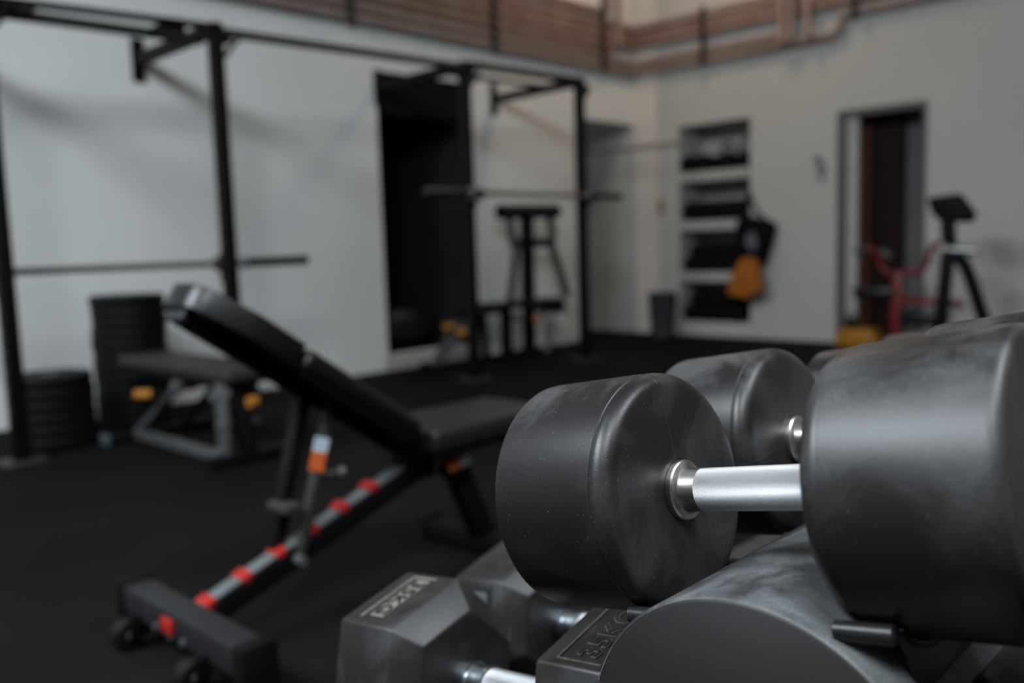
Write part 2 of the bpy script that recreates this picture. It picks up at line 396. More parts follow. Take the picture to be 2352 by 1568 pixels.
for x, lb in ((2.2, 'dark pipe bracket nearest the left edge'), (4.203, 'dark pipe bracket above the black alcove'), (5.754, 'dark pipe bracket right of the black alcove'), (7.308, 'dark pipe bracket near the corner')):
    clamp((x, YP - .055, 2.69), (x, YP - .055, 3.42), lb, V(0, 1, 0))
clamp((XP - .055, 4.775, 2.69), (XP - .055, 4.775, 3.25), 'dark pipe bracket on the right wall above the shelf niche', V(1, 0, 0))
clamp((XP - .055, 3.28, 2.86), (XP - .055, 3.28, 3.25), 'dark pipe bracket on the right wall above the doorway', V(1, 0, 0))

# ================================================================== wall mounted rack
YR = 4.71
rk = thing('wall_mounted_rack', 'black steel pull-up rack of four posts bolted to the left wall', 'rack', (1.42, YR, 0))
posts = [(1.42, 2.25, 2.25), (2.6, 2.27, 2.27), (4.52, 2.30, 2.30), (5.82, 2.33, 2.33)]
for i, (x, zt, _) in enumerate(posts):
    up = MB().beam((x, YR, 0), (x, YR, zt), .07, .07, up=V(0, 1, 0)).build('upright', M_rig, rk, bevel=.004)
    hs = MB()
    z = .25
    while z < zt - .1:
        hs.cyl((x - .0365, YR, z), (x - .0345, YR, z), .011, n=10); z += .10
    hs.build('hole', M_greymetal if i == 0 else M_rig2, up)['kind'] = 'stuff'
    MB().box((x, YR, .006), (.2, .2, .012)).build('base_plate', M_rig2, rk, bevel=.002)
    MB().beam((x, YR + .03, zt - .035), (x, YW - .01, zt - .045), .06, .07).build('wall_arm', M_rig, rk, bevel=.003)
    MB().box((x, YW - .007, zt - .045), (.085, .012, .27)).build('wall_plate', M_rig, rk, bevel=.002)
    MB().beam((x + .03, YR, zt - .20), (x + .15, YR, zt - .06), .02, .014, up=V(0, 1, 0)).build('gusset', M_rig, rk)
    MB().box((x + .06, YR, zt - .075), (.06, .05, .06)).build('corner_block', M_rig, rk, bevel=.004)
# pull-up bars between posts
MB().beam((1.0, YR - .02, 2.18), (2.56, YR - .02, 2.243), .05, .03).build('crossbar', M_rig, rk, bevel=.003)
MB().cyl((1.35, YR + .16, 2.185), (2.6, YR + .16, 2.205), .03, n=20).build('pull_up_bar', M_rig2, rk)
for x in (1.6, 2.35): MB().box((x, YR + .08, 2.205), (.14, .20, .03)).build('bar_bracket', M_rig, rk, bevel=.003)
MB().cyl((2.63, YR, 2.225), (4.49, YR, 2.262), .027, n=16).build('pull_up_bar', M_rig2, rk)
MB().beam((4.55, YR - .01, 2.28), (5.79, YR - .01, 2.30), .04, .05).build('crossbar', M_rig, rk, bevel=.003)
MB().cyl((4.55, YR + .25, 2.26), (5.79, YR + .25, 2.28), .02, n=16).build('pull_up_bar', M_rig2, rk)
for x, z, s in ((1.42, .93, 1), (2.6, .937, 1), (4.52, 1.365, -1), (5.82, 1.367, -1)):
    jh = MB(); jh.span((x - .04, YR + s * .036, z - .11), (x + .04, YR + s * .045, z + .05)); jh.span((x - .03, YR + s * .045, z - .05), (x + .03, YR + s * .125, z - .016)); jh.span((x - .03, YR + s * .118, z - .05), (x + .03, YR + s * .128, z + .03))
    jh.build('bar_hook', M_rig, rk, bevel=.002)

# barbells
def barbell(x0, x1, y, z0, z1, label):
    t = thing('barbell', label, 'barbell', ((x0 + x1) / 2, y, (z0 + z1) / 2), 'barbells held on the wall rack')
    a = V(x0, y, z0); b = V(x1, y, z1); L = (b - a).length; d = (b - a) / L
    MB().cyl(a + d * .44, b - d * .44, .0185).build('shaft', M_bar, t)
    for p, q in ((a, a + d * .42), (b, b - d * .42)):
        e = (q - p).normalized()
        MB().lathe([(0, .024), (.003, .0285), (.10, .0285), (.101, .0275), (.41, .0275), (.42, .0275)], p, e).build('sleeve', M_sleeve, t)
        MB().lathe([(0, .024), (.003, .038), (.022, .038), (.026, .026), (.045, .02)], q, e).build('collar', M_silver, t)
barbell(.96, 3.173, YR + .08, .927, .932, 'empty barbell resting on the near rack bay above the flat bench')
barbell(4.03, 6.25, YR - .085, 1.363, 1.367, 'empty barbell resting on the far rack bay in front of the alcove')

# ================================================================== bumper plate stacks
def bumper(th, r, label, cat='weight plate'):
    t = thing('bumper_plate', label, cat, (0, 0, 0))
    MB().lathe([(0, .05), (0, r - .012), (.004, r - .003), (.010, r), (th - .010, r), (th - .004, r - .003), (th, r - .012), (th, r - .05), (th - .006, r - .06), (th - .006, .08), (th, .07), (th, .05)], (0, 0, 0), (0, 0, 1), 56, caps=False).build('disc', M_plate, t)
    MB().lathe([(.002, .026), (.002, .05), (th - .001, .05), (th - .001, .026), (.002, .026)], (0, 0, 0), (0, 0, 1), 32, caps=False).build('hub', M_silver, t)
    return t
ordn = ['bottom', 'second', 'third', 'fourth', 'fifth', 'sixth', 'seventh', 'eighth', 'ninth', 'tenth', 'eleventh', 'top']
P0 = bumper(.0625, .208, '')
first = True
def stack(cx, cy, n, th, what, grp):
    global first
    for i in range(n):
        w_ = 'top' if i == n - 1 else ordn[i] + (' from the bottom' if 0 < i else '')
        lb = '%s black rubber plate of the %s' % (w_, what)
        mw = Matrix.Translation((cx + random.uniform(-.006, .006), cy + random.uniform(-.006, .006), .001 + i * (th + .0012))) @ Matrix.Rotation(random.uniform(0, 6), 4, 'Z')
        if first: P0.matrix_world = mw; P0['label'] = lb; P0['group'] = grp; first = False
        else: dup(P0, mw, lb, grp)
stack(2.24, 5.28, 12, .0625, 'tall stack behind the flat bench', 'rubber plates in the tall stack')
stack(1.69, 5.03, 6, .0625, 'low stack beside the leftmost rack post', 'rubber plates in the low stack')

# ================================================================== incline bench
ib = thing('incline_bench', 'black adjustable bench with raised backrest and red notched ladder bar', 'bench', (1.4, 2.0, 0))
YB = 2.0
MB().beam((.93, 1.70, .105), (.93, 2.27, .105), .075, .07).build('rear_foot', M_foot, ib, bevel=.006)
MB().span((.885, 1.66, .0), (.975, 1.705, .15)).build('foot_cap', M_rig, ib, bevel=.006)
MB().span((.885, 2.265, .0), (.975, 2.30, .15)).build('foot_cap', M_rig, ib, bevel=.006)
for y in (2.20, 1.86):
    w_ = MB().lathe([(0, .012), (0, .034), (.006, .040), (.034, .040), (.040, .034), (.040, .012)], (.868, y - .02, .041), (0, 1, 0), 32).build('wheel', M_plate, ib)
    MB().cyl((.868, y - .028, .041), (.868, y + .028, .041), .010, n=14).build('axle', M_silver, w_)
    MB().span((.862, y - .035, .03), (.90, y - .028, .09)).build('wheel_bracket', M_rig, ib, bevel=.002)
for y in (2.08, 2.0, 1.94): MB().cyl((.886, y, .085), (.893, y, .085), .009, n=10).build('bolt', M_greymetal, ib)
MB().span((.882, 1.985, .09), (.892, 2.035, .125)).build('red_tab', M_red, ib, bevel=.002)
sp0, sp1 = V(.965, YB, .105), V(1.68, YB, .345)
spn = MB().beam(sp0 + V(0, 0, -.004), sp1 + V(0, 0, -.004), .055, .06).build('spine', M_rig, ib, bevel=.005)
MB().beam(sp0 + V(-.009, 0, .028), sp1 + V(-.009, 0, .028), .046, .004).build('lit_top_strip', M_greytop, spn)  # pale strip puts the light on the spine's top into its colour
sd = (sp1 - sp0).normalized()
for k in range(6):
    c = V(.98, YB, .135).lerp(V(1.485, YB, .312), k / 5)
    rot = sd.to_track_quat('X', 'Z').to_matrix()
    m_ = MB().box(c + V(0, 0, .003), (.024, .058, .016), rot); m_.box(c + V(.012, 0, .011), (.007, .058, .014), rot)
    m_.build('notch', M_red, ib, bevel=.002)
# backrest
bd = (V(1.564, 0, .417) - V(.885, 0, .885)).normalized()   # direction down the backrest
bn = V(-bd.z, 0, bd.x)
if bn.z < 0: bn = -bn
rotb = Matrix((bd, V(0, 1, 0).cross(bd) * 0 + V(0, 1, 0), bn)).transposed()
b0 = V(.885, YB, .885)
def bp(t, h): return b0 + bd * t + bn * h
MB().beam(bp(.095, .006), bp(.93, .006), .05, .032, up=bn).build('backrest_frame', M_rig, ib, bevel=.004)
hp = [(.065, .045), (.075, .07), (.10, .090), (.19, .128), (.22, .135), (.35, .135), (.355, .13)]
pd = MB(); pd.prism([(a, b) for a, b in hp] + [(a, -b) for a, b in reversed(hp)], bp(0, .022), bd, (0, 1, 0), bn * .062); pd.build('back_pad', M_vinyl, ib, bevel=.018, seg=4)
pd = MB(); pd.box(bp(.585, .052), (.44, .28, .062), rotb); pd.build('back_pad', M_vinyl, ib, bevel=.022, seg=5)
MB().box(bp(.23, .019), (.24, .17, .008), rotb).build('pad_board', M_rig, ib)
MB().box(bp(.585, .019), (.42, .26, .008), rotb).build('pad_board', M_rig, ib)
MB().box(bp(.09, .012), (.02, .08, .035), rotb).build('end_plate', M_foot, ib, bevel=.004)
# seat
pd = MB(); pd.box((1.86, YB, .435), (.50, .30, .075)); pd.build('seat', M_vinyl3, ib, bevel=.024, seg=5)
MB().box((1.86, YB, .392), (.46, .27, .012)).build('seat_board', M_rig, ib)
MB().beam((1.60, YB, .365), (2.06, YB, .375), .05, .045).build('seat_frame', M_rig, ib, bevel=.004)
# front leg and foot
MB().beam((1.80, YB, .345), (1.93, YB, .06), .055, .07).build('front_leg', M_rig, ib, bevel=.004)
MB().beam((1.93, 1.76, .04), (1.93, 2.24, .04), .07, .06).build('front_foot', M_rig, ib, bevel=.006)
MB().span((1.89, 1.735, 0), (1.97, 1.765, .08)).build('foot_cap', M_rig, ib, bevel=.004)
MB().span((1.89, 2.235, 0), (1.97, 2.265, .08)).build('foot_cap', M_rig, ib, bevel=.004)
# hinge and strut
MB().box((1.655, YB, .355), (.11, .075, .10)).build('hinge_bracket', M_rig, ib, bevel=.006)
MB().cyl((1.64, 1.955, .385), (1.64, 2.045, .385), .014, n=16).build('hinge_pin', M_greymetal, ib)
MB().beam((1.30, 2.02, .60), (1.185, 2.02, .19), .035, .04, up=V(0, 1, 0)).build('strut', M_rig, ib, bevel=.003)
stt = MB().beam((1.365, 1.97, .62), (1.225, 1.97, .17), .022, .03, up=V(0, 1, 0)).build('strut', M_rig2, ib, bevel=.003)
def strutp(t): return V(1.365, 1.97, .62).lerp(V(1.225, 1.97, .17), t)
MB().beam(strutp(.28) + V(-.0125, -.014, 0), strutp(.36) + V(-.0125, -.014, 0), .038, .006, up=V(-.3, -1, 0)).build('sticker', M_stw, stt)
MB().beam(strutp(.36) + V(-.0125, -.014, 0), strutp(.47) + V(-.0125, -.014, 0), .038, .006, up=V(-.3, -1, 0)).build('sticker', M_sto, stt)
MB().box((1.21, 1.995, .325), (.05, .09, .022)).build('clamp', M_rig2, ib, bevel=.004)
MB().cyl((1.30, 1.995, .385), (1.36, 1.96, .39), .010, n=14).build('pull_pin', M_rig2, ib)
MB().cyl((1.36, 1.96, .39), (1.375, 1.952, .391), .016, n=16).build('pin_knob', M_greymetal, ib)
MB().cyl((1.225, 1.94, .185), (1.225, 2.06, .185), .013, n=16).build('roller_pin', M_greymetal, ib)
MB().cyl((1.70, 1.93, .325), (1.80, 1.93, .345), .017, n=18).build('adjuster', M_rig, ib)
MB().cyl((1.716, 1.925, .331), (1.762, 1.925, .339), .0185, n=18).build('sticker', M_sto, ib)
MB().cyl((1.763, 1.925, .3392), (1.80, 1.925, .345), .0185, n=18).build('sticker', M_stw, ib)

# ================================================================== flat bench with orange grips
fb = thing('flat_bench', 'grey-topped flat bench with orange foam grips in front of the tall plate stack', 'bench', (2.1, 4.25, 0))
MB().box((2.13, 4.27, .425), (.30, 1.18, .06)).build('pad', M_vinyl2, fb, bevel=.02, seg=4)
MB().box((2.13, 4.27, .388), (.27, 1.10, .014)).build('pad_board', M_rig, fb)
MB().beam((2.13, 3.72, .36), (2.13, 4.75, .36), .06, .05).build('top_rail', M_rig, fb, bevel=.004)
MB().box((2.0, 3.78, .21), (.02, .10, .36)).build('side_plate', M_greymetal, fb, bevel=.006)
MB().beam((2.10, 3.80, .34), (2.10, 3.74, .06), .06, .06).build('leg', M_rig, fb, bevel=.004)
MB().beam((2.02, 4.20, .36), (1.98, 4.68, .05), .035, .035).build('leg', M_greymetal, fb, bevel=.003)
MB().beam((2.24, 4.2, .36), (2.24, 4.68, .05), .035, .035).build('leg', M_rig, fb, bevel=.003)
MB().beam((1.98, 3.78, .05), (1.98, 4.66, .05), .05, .045).build('floor_rail', M_greymetal, fb, bevel=.003)
MB().beam((1.84, 4.72, .035), (2.5, 4.72, .035), .06, .05).build('rear_foot', M_rig, fb, bevel=.004)
MB().beam((1.90, 3.75, .035), (2.36, 3.75, .035), .06, .05).build('front_foot', M_rig, fb, bevel=.004)
MB().box((1.83, 4.72, .035), (.03, .066, .056)).build('foot_cap', M_bluecap, fb, bevel=.004)
for p in ((1.985, 3.82, .33), (1.985, 3.77, .20), (1.985, 3.80, .07), (1.97, 3.76, .03)):
    MB().cyl(p, (p[0] - .012, p[1] - .004, p[2]), .022 if p[2] > .1 else .02, n=18).build('bolt', M_silver, fb)
for a, b in (((1.865, 4.39, .30), (1.925, 4.335, .30)), ((2.06, 4.28, .33), (2.10, 4.23, .33)), ((2.035, 3.60, .315), (2.075, 3.60, .315))):
    MB().cyl(a, b, .025, n=20).build('grip', M_orange, fb)
MB().cyl((1.92, 4.33, .30), (2.2, 4.23, .33), .011, n=12).build('grip_rod', M_rig, fb)
MB().cyl((2.07, 3.60, .315), (2.25, 3.62, .315), .012, n=12).build('grip_rod', M_rig, fb)
MB().beam((2.13, 3.62, .315), (2.13, 3.72, .35), .03, .03).build('grip_arm', M_rig, fb)

# far bench with orange grips, beside the alcove
gb = thing('folded_bench', 'low grey-framed bench with orange grips leaning before the black alcove', 'bench', (4.9, 5.3, 0))
MB().beam((4.72, 5.36, .05), (5.10, 5.28, .44), .06, .04).build('frame', M_greymetal, gb, bevel=.003)
MB().beam((4.80, 5.48, .04), (5.00, 5.40, .38), .05, .04).build('frame', M_greymetal, gb, bevel=.003)
MB().beam((4.62, 5.22, .03), (4.74, 5.55, .03), .06, .05).build('front_foot', M_rig, gb, bevel=.003)
MB().box((5.16, 5.32, .44), (.30, .26, .05)).build('pad', M_vinyl, gb, bevel=.015)
MB().beam((5.2, 5.3, .42), (5.24, 5.3, .0), .05, .05).build('leg', M_rig, gb, bevel=.003)
for p in ((4.80, 5.20, .305), (4.86, 5.42, .33)):
    MB().cyl(p, (p[0] + .06, p[1] - .05, p[2]), .034, n=18).build('grip', M_orange, gb)
MB().cyl((4.84, 5.19, .305), (4.90, 5.45, .33), .01, n=10).build('grip_rod', M_rig, gb)

# upright bench station against the wall
us = thing('bench_station', 'black upright bench station with padded top bar and two hanging arms', 'exercise machine', (5.8, 5.4, 0))
MB().cyl((5.53, 5.38, 1.27), (6.27, 5.38, 1.28), .066, n=24).build('top_pad', M_vinyl, us)
MB().beam((5.90, 5.42, .03), (5.89, 5.40, 1.25), .09, .09, up=V(0, 1, 0)).build('column', M_rig, us, bevel=.004)
MB().tube([(5.64, 5.38, 1.23), (5.66, 5.37, 1.05), (5.70, 5.36, .98), (5.62, 5.34, .70), (5.56, 5.33, .50)], .034, 12).build('arm', M_rig2, us)
MB().tube([(6.18, 5.38, 1.23), (6.20, 5.37, 1.05), (6.17, 5.36, .98), (6.27, 5.34, .70), (6.34, 5.33, .50)], .036, 12).build('arm', M_rig2, us)
MB().beam((5.68, 5.38, 1.0), (6.19, 5.38, 1.0), .06, .08).build('cross_tube', M_rig, us, bevel=.003)
MB().box((5.68, 5.30, .475), (.86, .26, .06)).build('seat', M_vinyl, us, bevel=.02, seg=3)
MB().beam((5.50, 5.32, .44), (5.54, 5.36, .03), .08, .07, up=V(0, 1, 0)).build('leg', M_rig, us, bevel=.004)
MB().tube([(5.80, 5.18, .42), (5.84, 5.15, .25), (5.80, 5.14, .05)], .018, 10).build('side_leg', M_greymetal, us)
MB().tube([(6.00, 5.18, .42), (5.90, 5.15, .22), (5.84, 5.14, .04)], .018, 10).build('side_leg', M_greymetal, us)
MB().beam((5.40, 5.35, .03), (6.25, 5.40, .03), .07, .05).build('base', M_rig, us, bevel=.003)
MB().box((6.02, 5.26, .42), (.18, .2, .10)).build('weight_block', M_rig, us, bevel=.01)
MB().cyl((5.42, 5.14, .375), (5.50, 5.14, .375), .035, n=18).build('adjuster', M_silver, us)
MB().cyl((5.70, 5.17, .34), (5.72, 5.14, .34), .028, n=18).build('orange_knob', M_sto, us)

# dark bag inside the alcove
bg = MB().sphere((4.98, 6.1, .30), .2, 1.9, .9, .95).build('gym_bag', mat('bag_black', (.012, .012, .014), .4, noise=.3, nscale=10), None)
tag(bg, 'dark bag lying inside the black alcove', 'bag')

# ================================================================== right wall furniture
bn_ = thing('waste_bin', 'dark grey tapered waste bin in the corner of the room', 'bin', (7.62, 5.14, 0))
MB().lathe([(0, .02), (.0, .11), (.44, .145), (.45, .152), (.455, .148), (.45, .14), (.02, .105), (.02, .02)], (7.62, 5.14, 0), (0, 0, 1), 40).build('body', M_bin, bn_)
MB().lathe([(0, .146), (0, .156), (.02, .156), (.02, .146), (0, .146)], (7.62, 5.14, .44), (0, 0, 1), 40, caps=False).build('rim', M_bin, bn_)
sw = thing('light_switch', 'beige wall switch left of the shelf niche', 'switch', (XW, 5.35, 1.28))
MB().span((XW - .02, 5.315, 1.27), (XW - .0065, 5.395, 1.42)).build('plate', M_switch, sw, bevel=.004)
MB().span((XW - .026, 5.33, 1.355), (XW - .02, 5.38, 1.40)).build('rocker', M_switchd, sw, bevel=.002)
MB().span((XW - .026, 5.33, 1.29), (XW - .02, 5.38, 1.335)).build('rocker', M_switchd, sw, bevel=.002)
sg = thing('wall_sign', 'small pale sign with grey marks left of the doorway', 'sign', (XW, 3.62, 1.47))
MB().span((XW - .006, 3.55, 1.46), (XW - .001, 3.69, 1.74)).build('panel', M_wallR, sg, bevel=.001)
def annulus(cy, cz, r0, r1):
    return MB().lathe([(0, r0), (0, r1), (.003, r1), (.003, r0), (0, r0)], (XW - .0095, cy, cz), (1, 0, 0), 28, caps=False)
annulus(3.64, 1.675, .014, .042).build('mark', M_signgrey, sg)
annulus(3.61, 1.585, .018, .046).build('mark', M_signgrey, sg)
annulus(3.605, 1.515, .012, .024).build('mark', M_signgrey, sg)

# niche contents
def hexprism(mb, R_, x0, x1, c0, c1, k, off=0):
    """hex head along local x, chamfer lengths c0/c1, chamfer radius factor k"""
    ring = [(x0, R_ * k), (x0 + c0, R_), (x1 - c1, R_), (x1, R_ * k)]
    vs = []; fs = []
    for x, r in ring:
        for n in range(6):
            a = PI / 3 * n + off; vs.append(V(x, -r * math.sin(a), r * math.cos(a)))
    for i in range(3):
        for n in range(6): fs.append((i * 6 + n, i * 6 + (n + 1) % 6, (i + 1) * 6 + (n + 1) % 6, (i + 1) * 6 + n))
    fs += [(5, 4, 3, 2, 1, 0), (18, 19, 20, 21, 22, 23)]
    return mb.add(vs, fs)
small = thing('hex_dumbbell', '', 'dumbbell', (0, 0, 0))
hexprism(MB(), .085, -.17, -.06, .012, .012, .8, PI / 6).build('head', M_iron, small, bevel=.003)
hexprism(MB(), .085, .06, .17, .012, .012, .8, PI / 6).build('head', M_iron, small, bevel=.003)
MB().cyl((-.062, 0, 0), (.062, 0, 0), .015).build('handle', M_silver, small)
kb = thing('kettlebell', '', 'kettlebell', (0, 0, 0))
MB().lathe([(0, .055), (.0, .06), (.03, .085), (.075, .098), (.125, .085), (.15, .06), (.158, .02), (.158, .001)], (0, 0, 0), (0, 0, 1), 32).build('bell', M_iron, kb)
MB().tube([(0, -.05, .135), (0, -.062, .18), (0, -.045, .225), (0, 0, .24), (0, .045, .225), (0, .062, .18), (0, .05, .135)], .0155, 12).build('handle', M_iron, kb)
ords = ['leftmost', 'second from left', 'third from left', 'fourth from left', 'fifth from left', 'sixth from left', 'seventh from left', 'rightmost']
usedS = [False, False]
def put(proto, idx, mw, lb, grp):
    if not usedS[idx]:
        usedS[idx] = True; proto.matrix_world = mw; proto['label'] = lb; proto['group'] = grp
    else: dup(proto, mw, lb, grp)
def row(kind, ys, z, sc, shelf, flat=.866):
    n = len(ys)
    for i, y in enumerate(ys):
        o = ords[i] if i < n - 1 else 'rightmost'
        if n == 1: o = 'single'
        if kind == 'd':
            mw = Matrix.Translation((XW + (.24 if sc > 1.2 else .20), y, z + .085 * .866 * sc + .002)) @ Matrix.Rotation(random.uniform(-.03, .03), 4, 'Z') @ Matrix.Scale(sc, 4)
            put(small, 0, mw, '%s hex dumbbell, %s of the wall niche' % (o, shelf), 'hex dumbbells in the wall niche')
        else:
            mw = Matrix.Translation((XW + .16, y, z + .002)) @ Matrix.Rotation(random.uniform(-.3, .3), 4, 'Z') @ Matrix.Scale(sc, 4)
            put(kb, 1, mw, '%s black kettlebell on the %s of the wall niche' % (o, shelf), 'kettlebells in the wall niche')
row('d', [5.045, 4.875], 1.667, 1.14, 'top shelf')
row('k', [4.665, 4.445], 1.667, 1.12, 'top shelf')
row('d', [5.02, 4.82, 4.62, 4.45], 1.172, 1.34, 'second shelf')
row('d', [5.04, 4.885, 4.73, 4.575, 4.42], .652, 1.03, 'third shelf')
row('d', [4.962, 4.807, 4.652, 4.497], .652 + .152 * .90, 1.03, 'upper layer on third shelf')
row('d', [5.03, 4.86, 4.69, 4.52], .142, 1.12, 'bottom shelf')
row('d', [4.945, 4.775, 4.605], .142 + .165 * .9, 1.12, 'upper layer on bottom shelf')

# hanging bags
hk = MB().tube([(XW - .001, 4.30, 1.40), (XW - .06, 4.30, 1.40), (XW - .08, 4.30, 1.43)], .008, 10).build('wall_hook', M_rig); tag(hk, 'black wall hook beside the niche holding the bags', 'hook')
b1 = thing('hanging_black_bag', 'black bag with a pale print hanging from the hook by the niche', 'bag', (XW - .1, 4.2, .8))
def bagmesh(prof, x0, x1):
    return MB().prism(prof, (x0, 0, 0), (0, 1, 0), (0, 0, 1), (x1 - x0, 0, 0))
bagmesh([(4.40, 1.15), (4.30, 1.20), (4.04, 1.13), (4.01, 1.07), (4.12, .73), (4.20, .70), (4.36, .88), (4.41, 1.0)], XW - .16, XW - .05).build('body', mat('bag_fabric', (.005, .005, .007), .9, spec=.1, noise=.3, nscale=14), b1, bevel=.02, seg=3)
MB().tube([(XW - .075, 4.30, 1.415), (XW - .09, 4.34, 1.3), (XW - .10, 4.34, 1.18)], .012, 8).build('strap', M_rig, b1)
MB().tube([(XW - .075, 4.30, 1.415), (XW - .09, 4.24, 1.28), (XW - .10, 4.10, 1.14)], .012, 8).build('strap', M_rig, b1)
bagmesh([(4.28, 1.02), (4.20, 1.04), (4.17, .93), (4.22, .84), (4.29, .93)], XW - .164, XW - .159).build('print', M_skin, b1)
b2 = thing('orange_bag', 'orange cloth bag hanging below the black bag beside the niche', 'bag', (XW - .2, 4.25, .4))
bagmesh([(4.22, .80), (4.14, .78), (4.09, .60), (4.07, .47), (4.16, .45), (4.22, .40), (4.42, .44), (4.43, .50), (4.36, .66), (4.28, .79)], XW - .30, XW - .18).build('body', M_orangebag, b2, bevel=.025, seg=3)
MB().tube([(XW - .24, 4.22, .78), (XW - .24, 4.20, .95), (XW - .20, 4.24, 1.25), (XW - .075, 4.30, 1.42)], .006, 8).build('strap', M_rig, b2)

# yellow base with dark knob left of doorway
yb = thing('yellow_step', 'low yellow step standing in front of the doorway', 'step', (7.72, 3.1, 0))
MB().prism([(3.34, .0), (3.30, .16), (3.02, .16), (2.94, .0)], (7.62, 0, 0), (0, 1, 0), (0, 0, 1), (.24, 0, 0)).build('body', M_yellow, yb, bevel=.012)
MB().span((7.65, 3.04, .155), (7.83, 3.28, .165)).build('tread', M_yellow, yb)
kk = dup(kb, Matrix.Translation((7.74, 3.235, .167)) @ Matrix.Scale(.55, 4), 'small black kettlebell standing on the yellow step', None)
if 'group' in kk: del kk['group']

# black console machine
bm_ = thing('exercise_machine', 'black upright exercise machine with console and silver handle at the right', 'exercise machine', (7.0, 2.1, 0))
X0 = 6.93
MB().prism([(2.33, 1.235), (2.11, 1.255), (2.00, 1.10), (2.03, 1.04), (2.13, 1.05), (2.20, 1.03), (2.29, 1.11)], (X0 - .04, 0, 0), (0, 1, 0), (0, 0, 1), (.09, 0, 0)).build('console', M_iron, bm_, bevel=.015, seg=3)
MB().beam((X0, 2.19, 1.06), (X0, 2.17, .82), .09, .08, up=V(1, 0, 0)).build('neck', M_iron, bm_, bevel=.01)
MB().cyl((X0 - .05, 2.18, .855), (X0 - .05, 1.97, .838), .032, n=20).build('handle', M_silver, bm_)
MB().lathe([(0, .036), (.03, .04), (.05, .02)], (X0 - .05, 2.19, .857), (-1, 0, .05), 20).build('handle_end', M_silver, bm_)
MB().beam((X0, 2.18, .85), (X0, 2.25, .02), .08, .09, up=V(1, 0, 0)).build('leg', M_iron, bm_, bevel=.01)
MB().tube([(X0, 2.16, .80), (X0, 2.07, .74), (X0, 1.95, .40), (X0, 1.84, .03)], .045, 14).build('leg', M_iron, bm_)
MB().beam((X0, 1.70, .03), (X0, 2.40, .03), .09, .06).build('base', M_iron, bm_, bevel=.01)
MB().beam((X0 - .3, 2.0, .03), (X0 + .3, 2.0, .03), .09, .05).build('base', M_iron, bm_, bevel=.01)

# red framed machine
rmn = thing('red_rowing_machine', 'red framed exercise machine with curved handlebar before the doorway', 'exercise machine', (6.9, 2.6, 0))
XR = 7.06
MB().tube([(XR - .05, 2.80, .885), (XR - .02, 2.745, .83), (XR, 2.715, .73), (XR, 2.655, .678), (XR, 2.53, .675), (XR, 2.425, .690), (XR, 2.375, .76), (XR, 2.34, .87), (XR, 2.24, .905), (XR, 2.20, .905)], .021, 14).build('handlebar', M_redpaint, rmn)
MB().cyl((XR - .06, 2.70, .855), (XR - .03, 2.635, .80), .026, n=18).build('grip', M_greymetal, rmn)
MB().beam((XR, 2.585, .69), (XR, 2.60, .0), .075, .07, up=V(1, 0, 0)).build('post', M_redpaint, rmn, bevel=.006)
MB().beam((XR, 2.56, .475), (XR, 2.11, .445), .05, .05).build('crossbar', M_redpaint, rmn, bevel=.006)
MB().tube([(XR - .06, 2.90, .845), (XR - .06, 2.86, .86), (XR - .05, 2.79, .86)], .022, 12).build('side_grip', M_bin, rmn)
MB().box((XR + .08, 2.76, .52), (.30, .30, .09)).build('seat_pad', M_vinyl, rmn, bevel=.02)
MB().beam((XR - .03, 2.93, .552), (XR - .03, 2.60, .54), .03, .03).build('side_tube', M_rig, rmn)
MB().box((XR + .05, 2.40, .335), (.25, .30, .11)).build('lower_pad', M_vinyl, rmn, bevel=.02)
MB().beam((XR, 2.05, .035), (XR, 2.95, .035), .08, .06).build('base', M_iron, rmn, bevel=.01)

# ================================================================== dumbbell rack (foreground)
tl = R(10.8)
UX = V(0, -math.cos(tl), math.sin(tl)); EX = V(1, 0, 0); EZ = UX.cross(EX)
def frame(P, ux=UX, e1=EX, e2=EZ, spin=0):
    c, s = math.cos(spin), math.sin(spin)
    y = e1 * c + e2 * s; z = e2 * c - e1 * s
    m = Matrix((ux, y, z)).transposed().to_4x4(); m.translation = P; return m
PA = V(.601, .388, .779)          # inner face of the far head of the main dumbbell
GAP, HL, HR = .145, .123, .0975
rack = thing('dumbbell_rack', 'dark steel two-tier dumbbell rack with thick dusty tube and moulded saddles', 'rack', (.9, .35, 0))
BX, BR, BY, BZ = .518, .1373, .2839, .6015
# tube along +X, with slots
tb = MB(); n = 96; L = 2.2
tb.lathe([(0, BR - .0025), (.0025, BR), (L, BR)], (BX, BY, BZ), (1, 0, 0), n, caps=False)
tube = tb.build('round_beam', M_beam, rack, angle=60)
MB().lathe([(-.0035, BR - .0026), (-.0052, BR - .0045), (-.0055, .001)], (BX + .004, BY, BZ), (1, 0, 0), n).build('end_cap', M_cap, rack, angle=60)
def on_tube(x, ang, r=BR):   # ang from up toward -Y
    return V(x, BY - r * math.sin(ang), BZ + r * math.cos(ang))
# dark slot openings with a thin pressed lip
for xs in (.627, .882, 1.137):
    vs = []; lip = []; fs = []; N = 28
    for k in range(N):
        a = 2 * PI * k / N
        dx = .0062 * math.sin(a); da = (.0062 * math.cos(a) + (.014 if math.cos(a) > 0 else -.014)) / BR
        vs.append(on_tube(xs + dx, R(6.5) + da, BR + .0006)); lip.append(on_tube(xs + dx * 1.14, R(6.5) + da * 1.04, BR + .0009))
    MB().add(vs + [on_tube(xs, R(6.5), BR + .0006)], [(k, (k + 1) % N, N) for k in range(N)]).build('slot', M_letter, rack)
    MB().add(vs + lip, [(k, (k + 1) % N, N + (k + 1) % N, N + k) for k in range(N)]).build('slot_lip', M_strip, rack)
MB().tube([on_tube(BX + .03, R(56), BR + .001), on_tube(BX + .20, R(56), BR + .001)], .004, 8, 1).build('weld_seam', M_rail, rack)

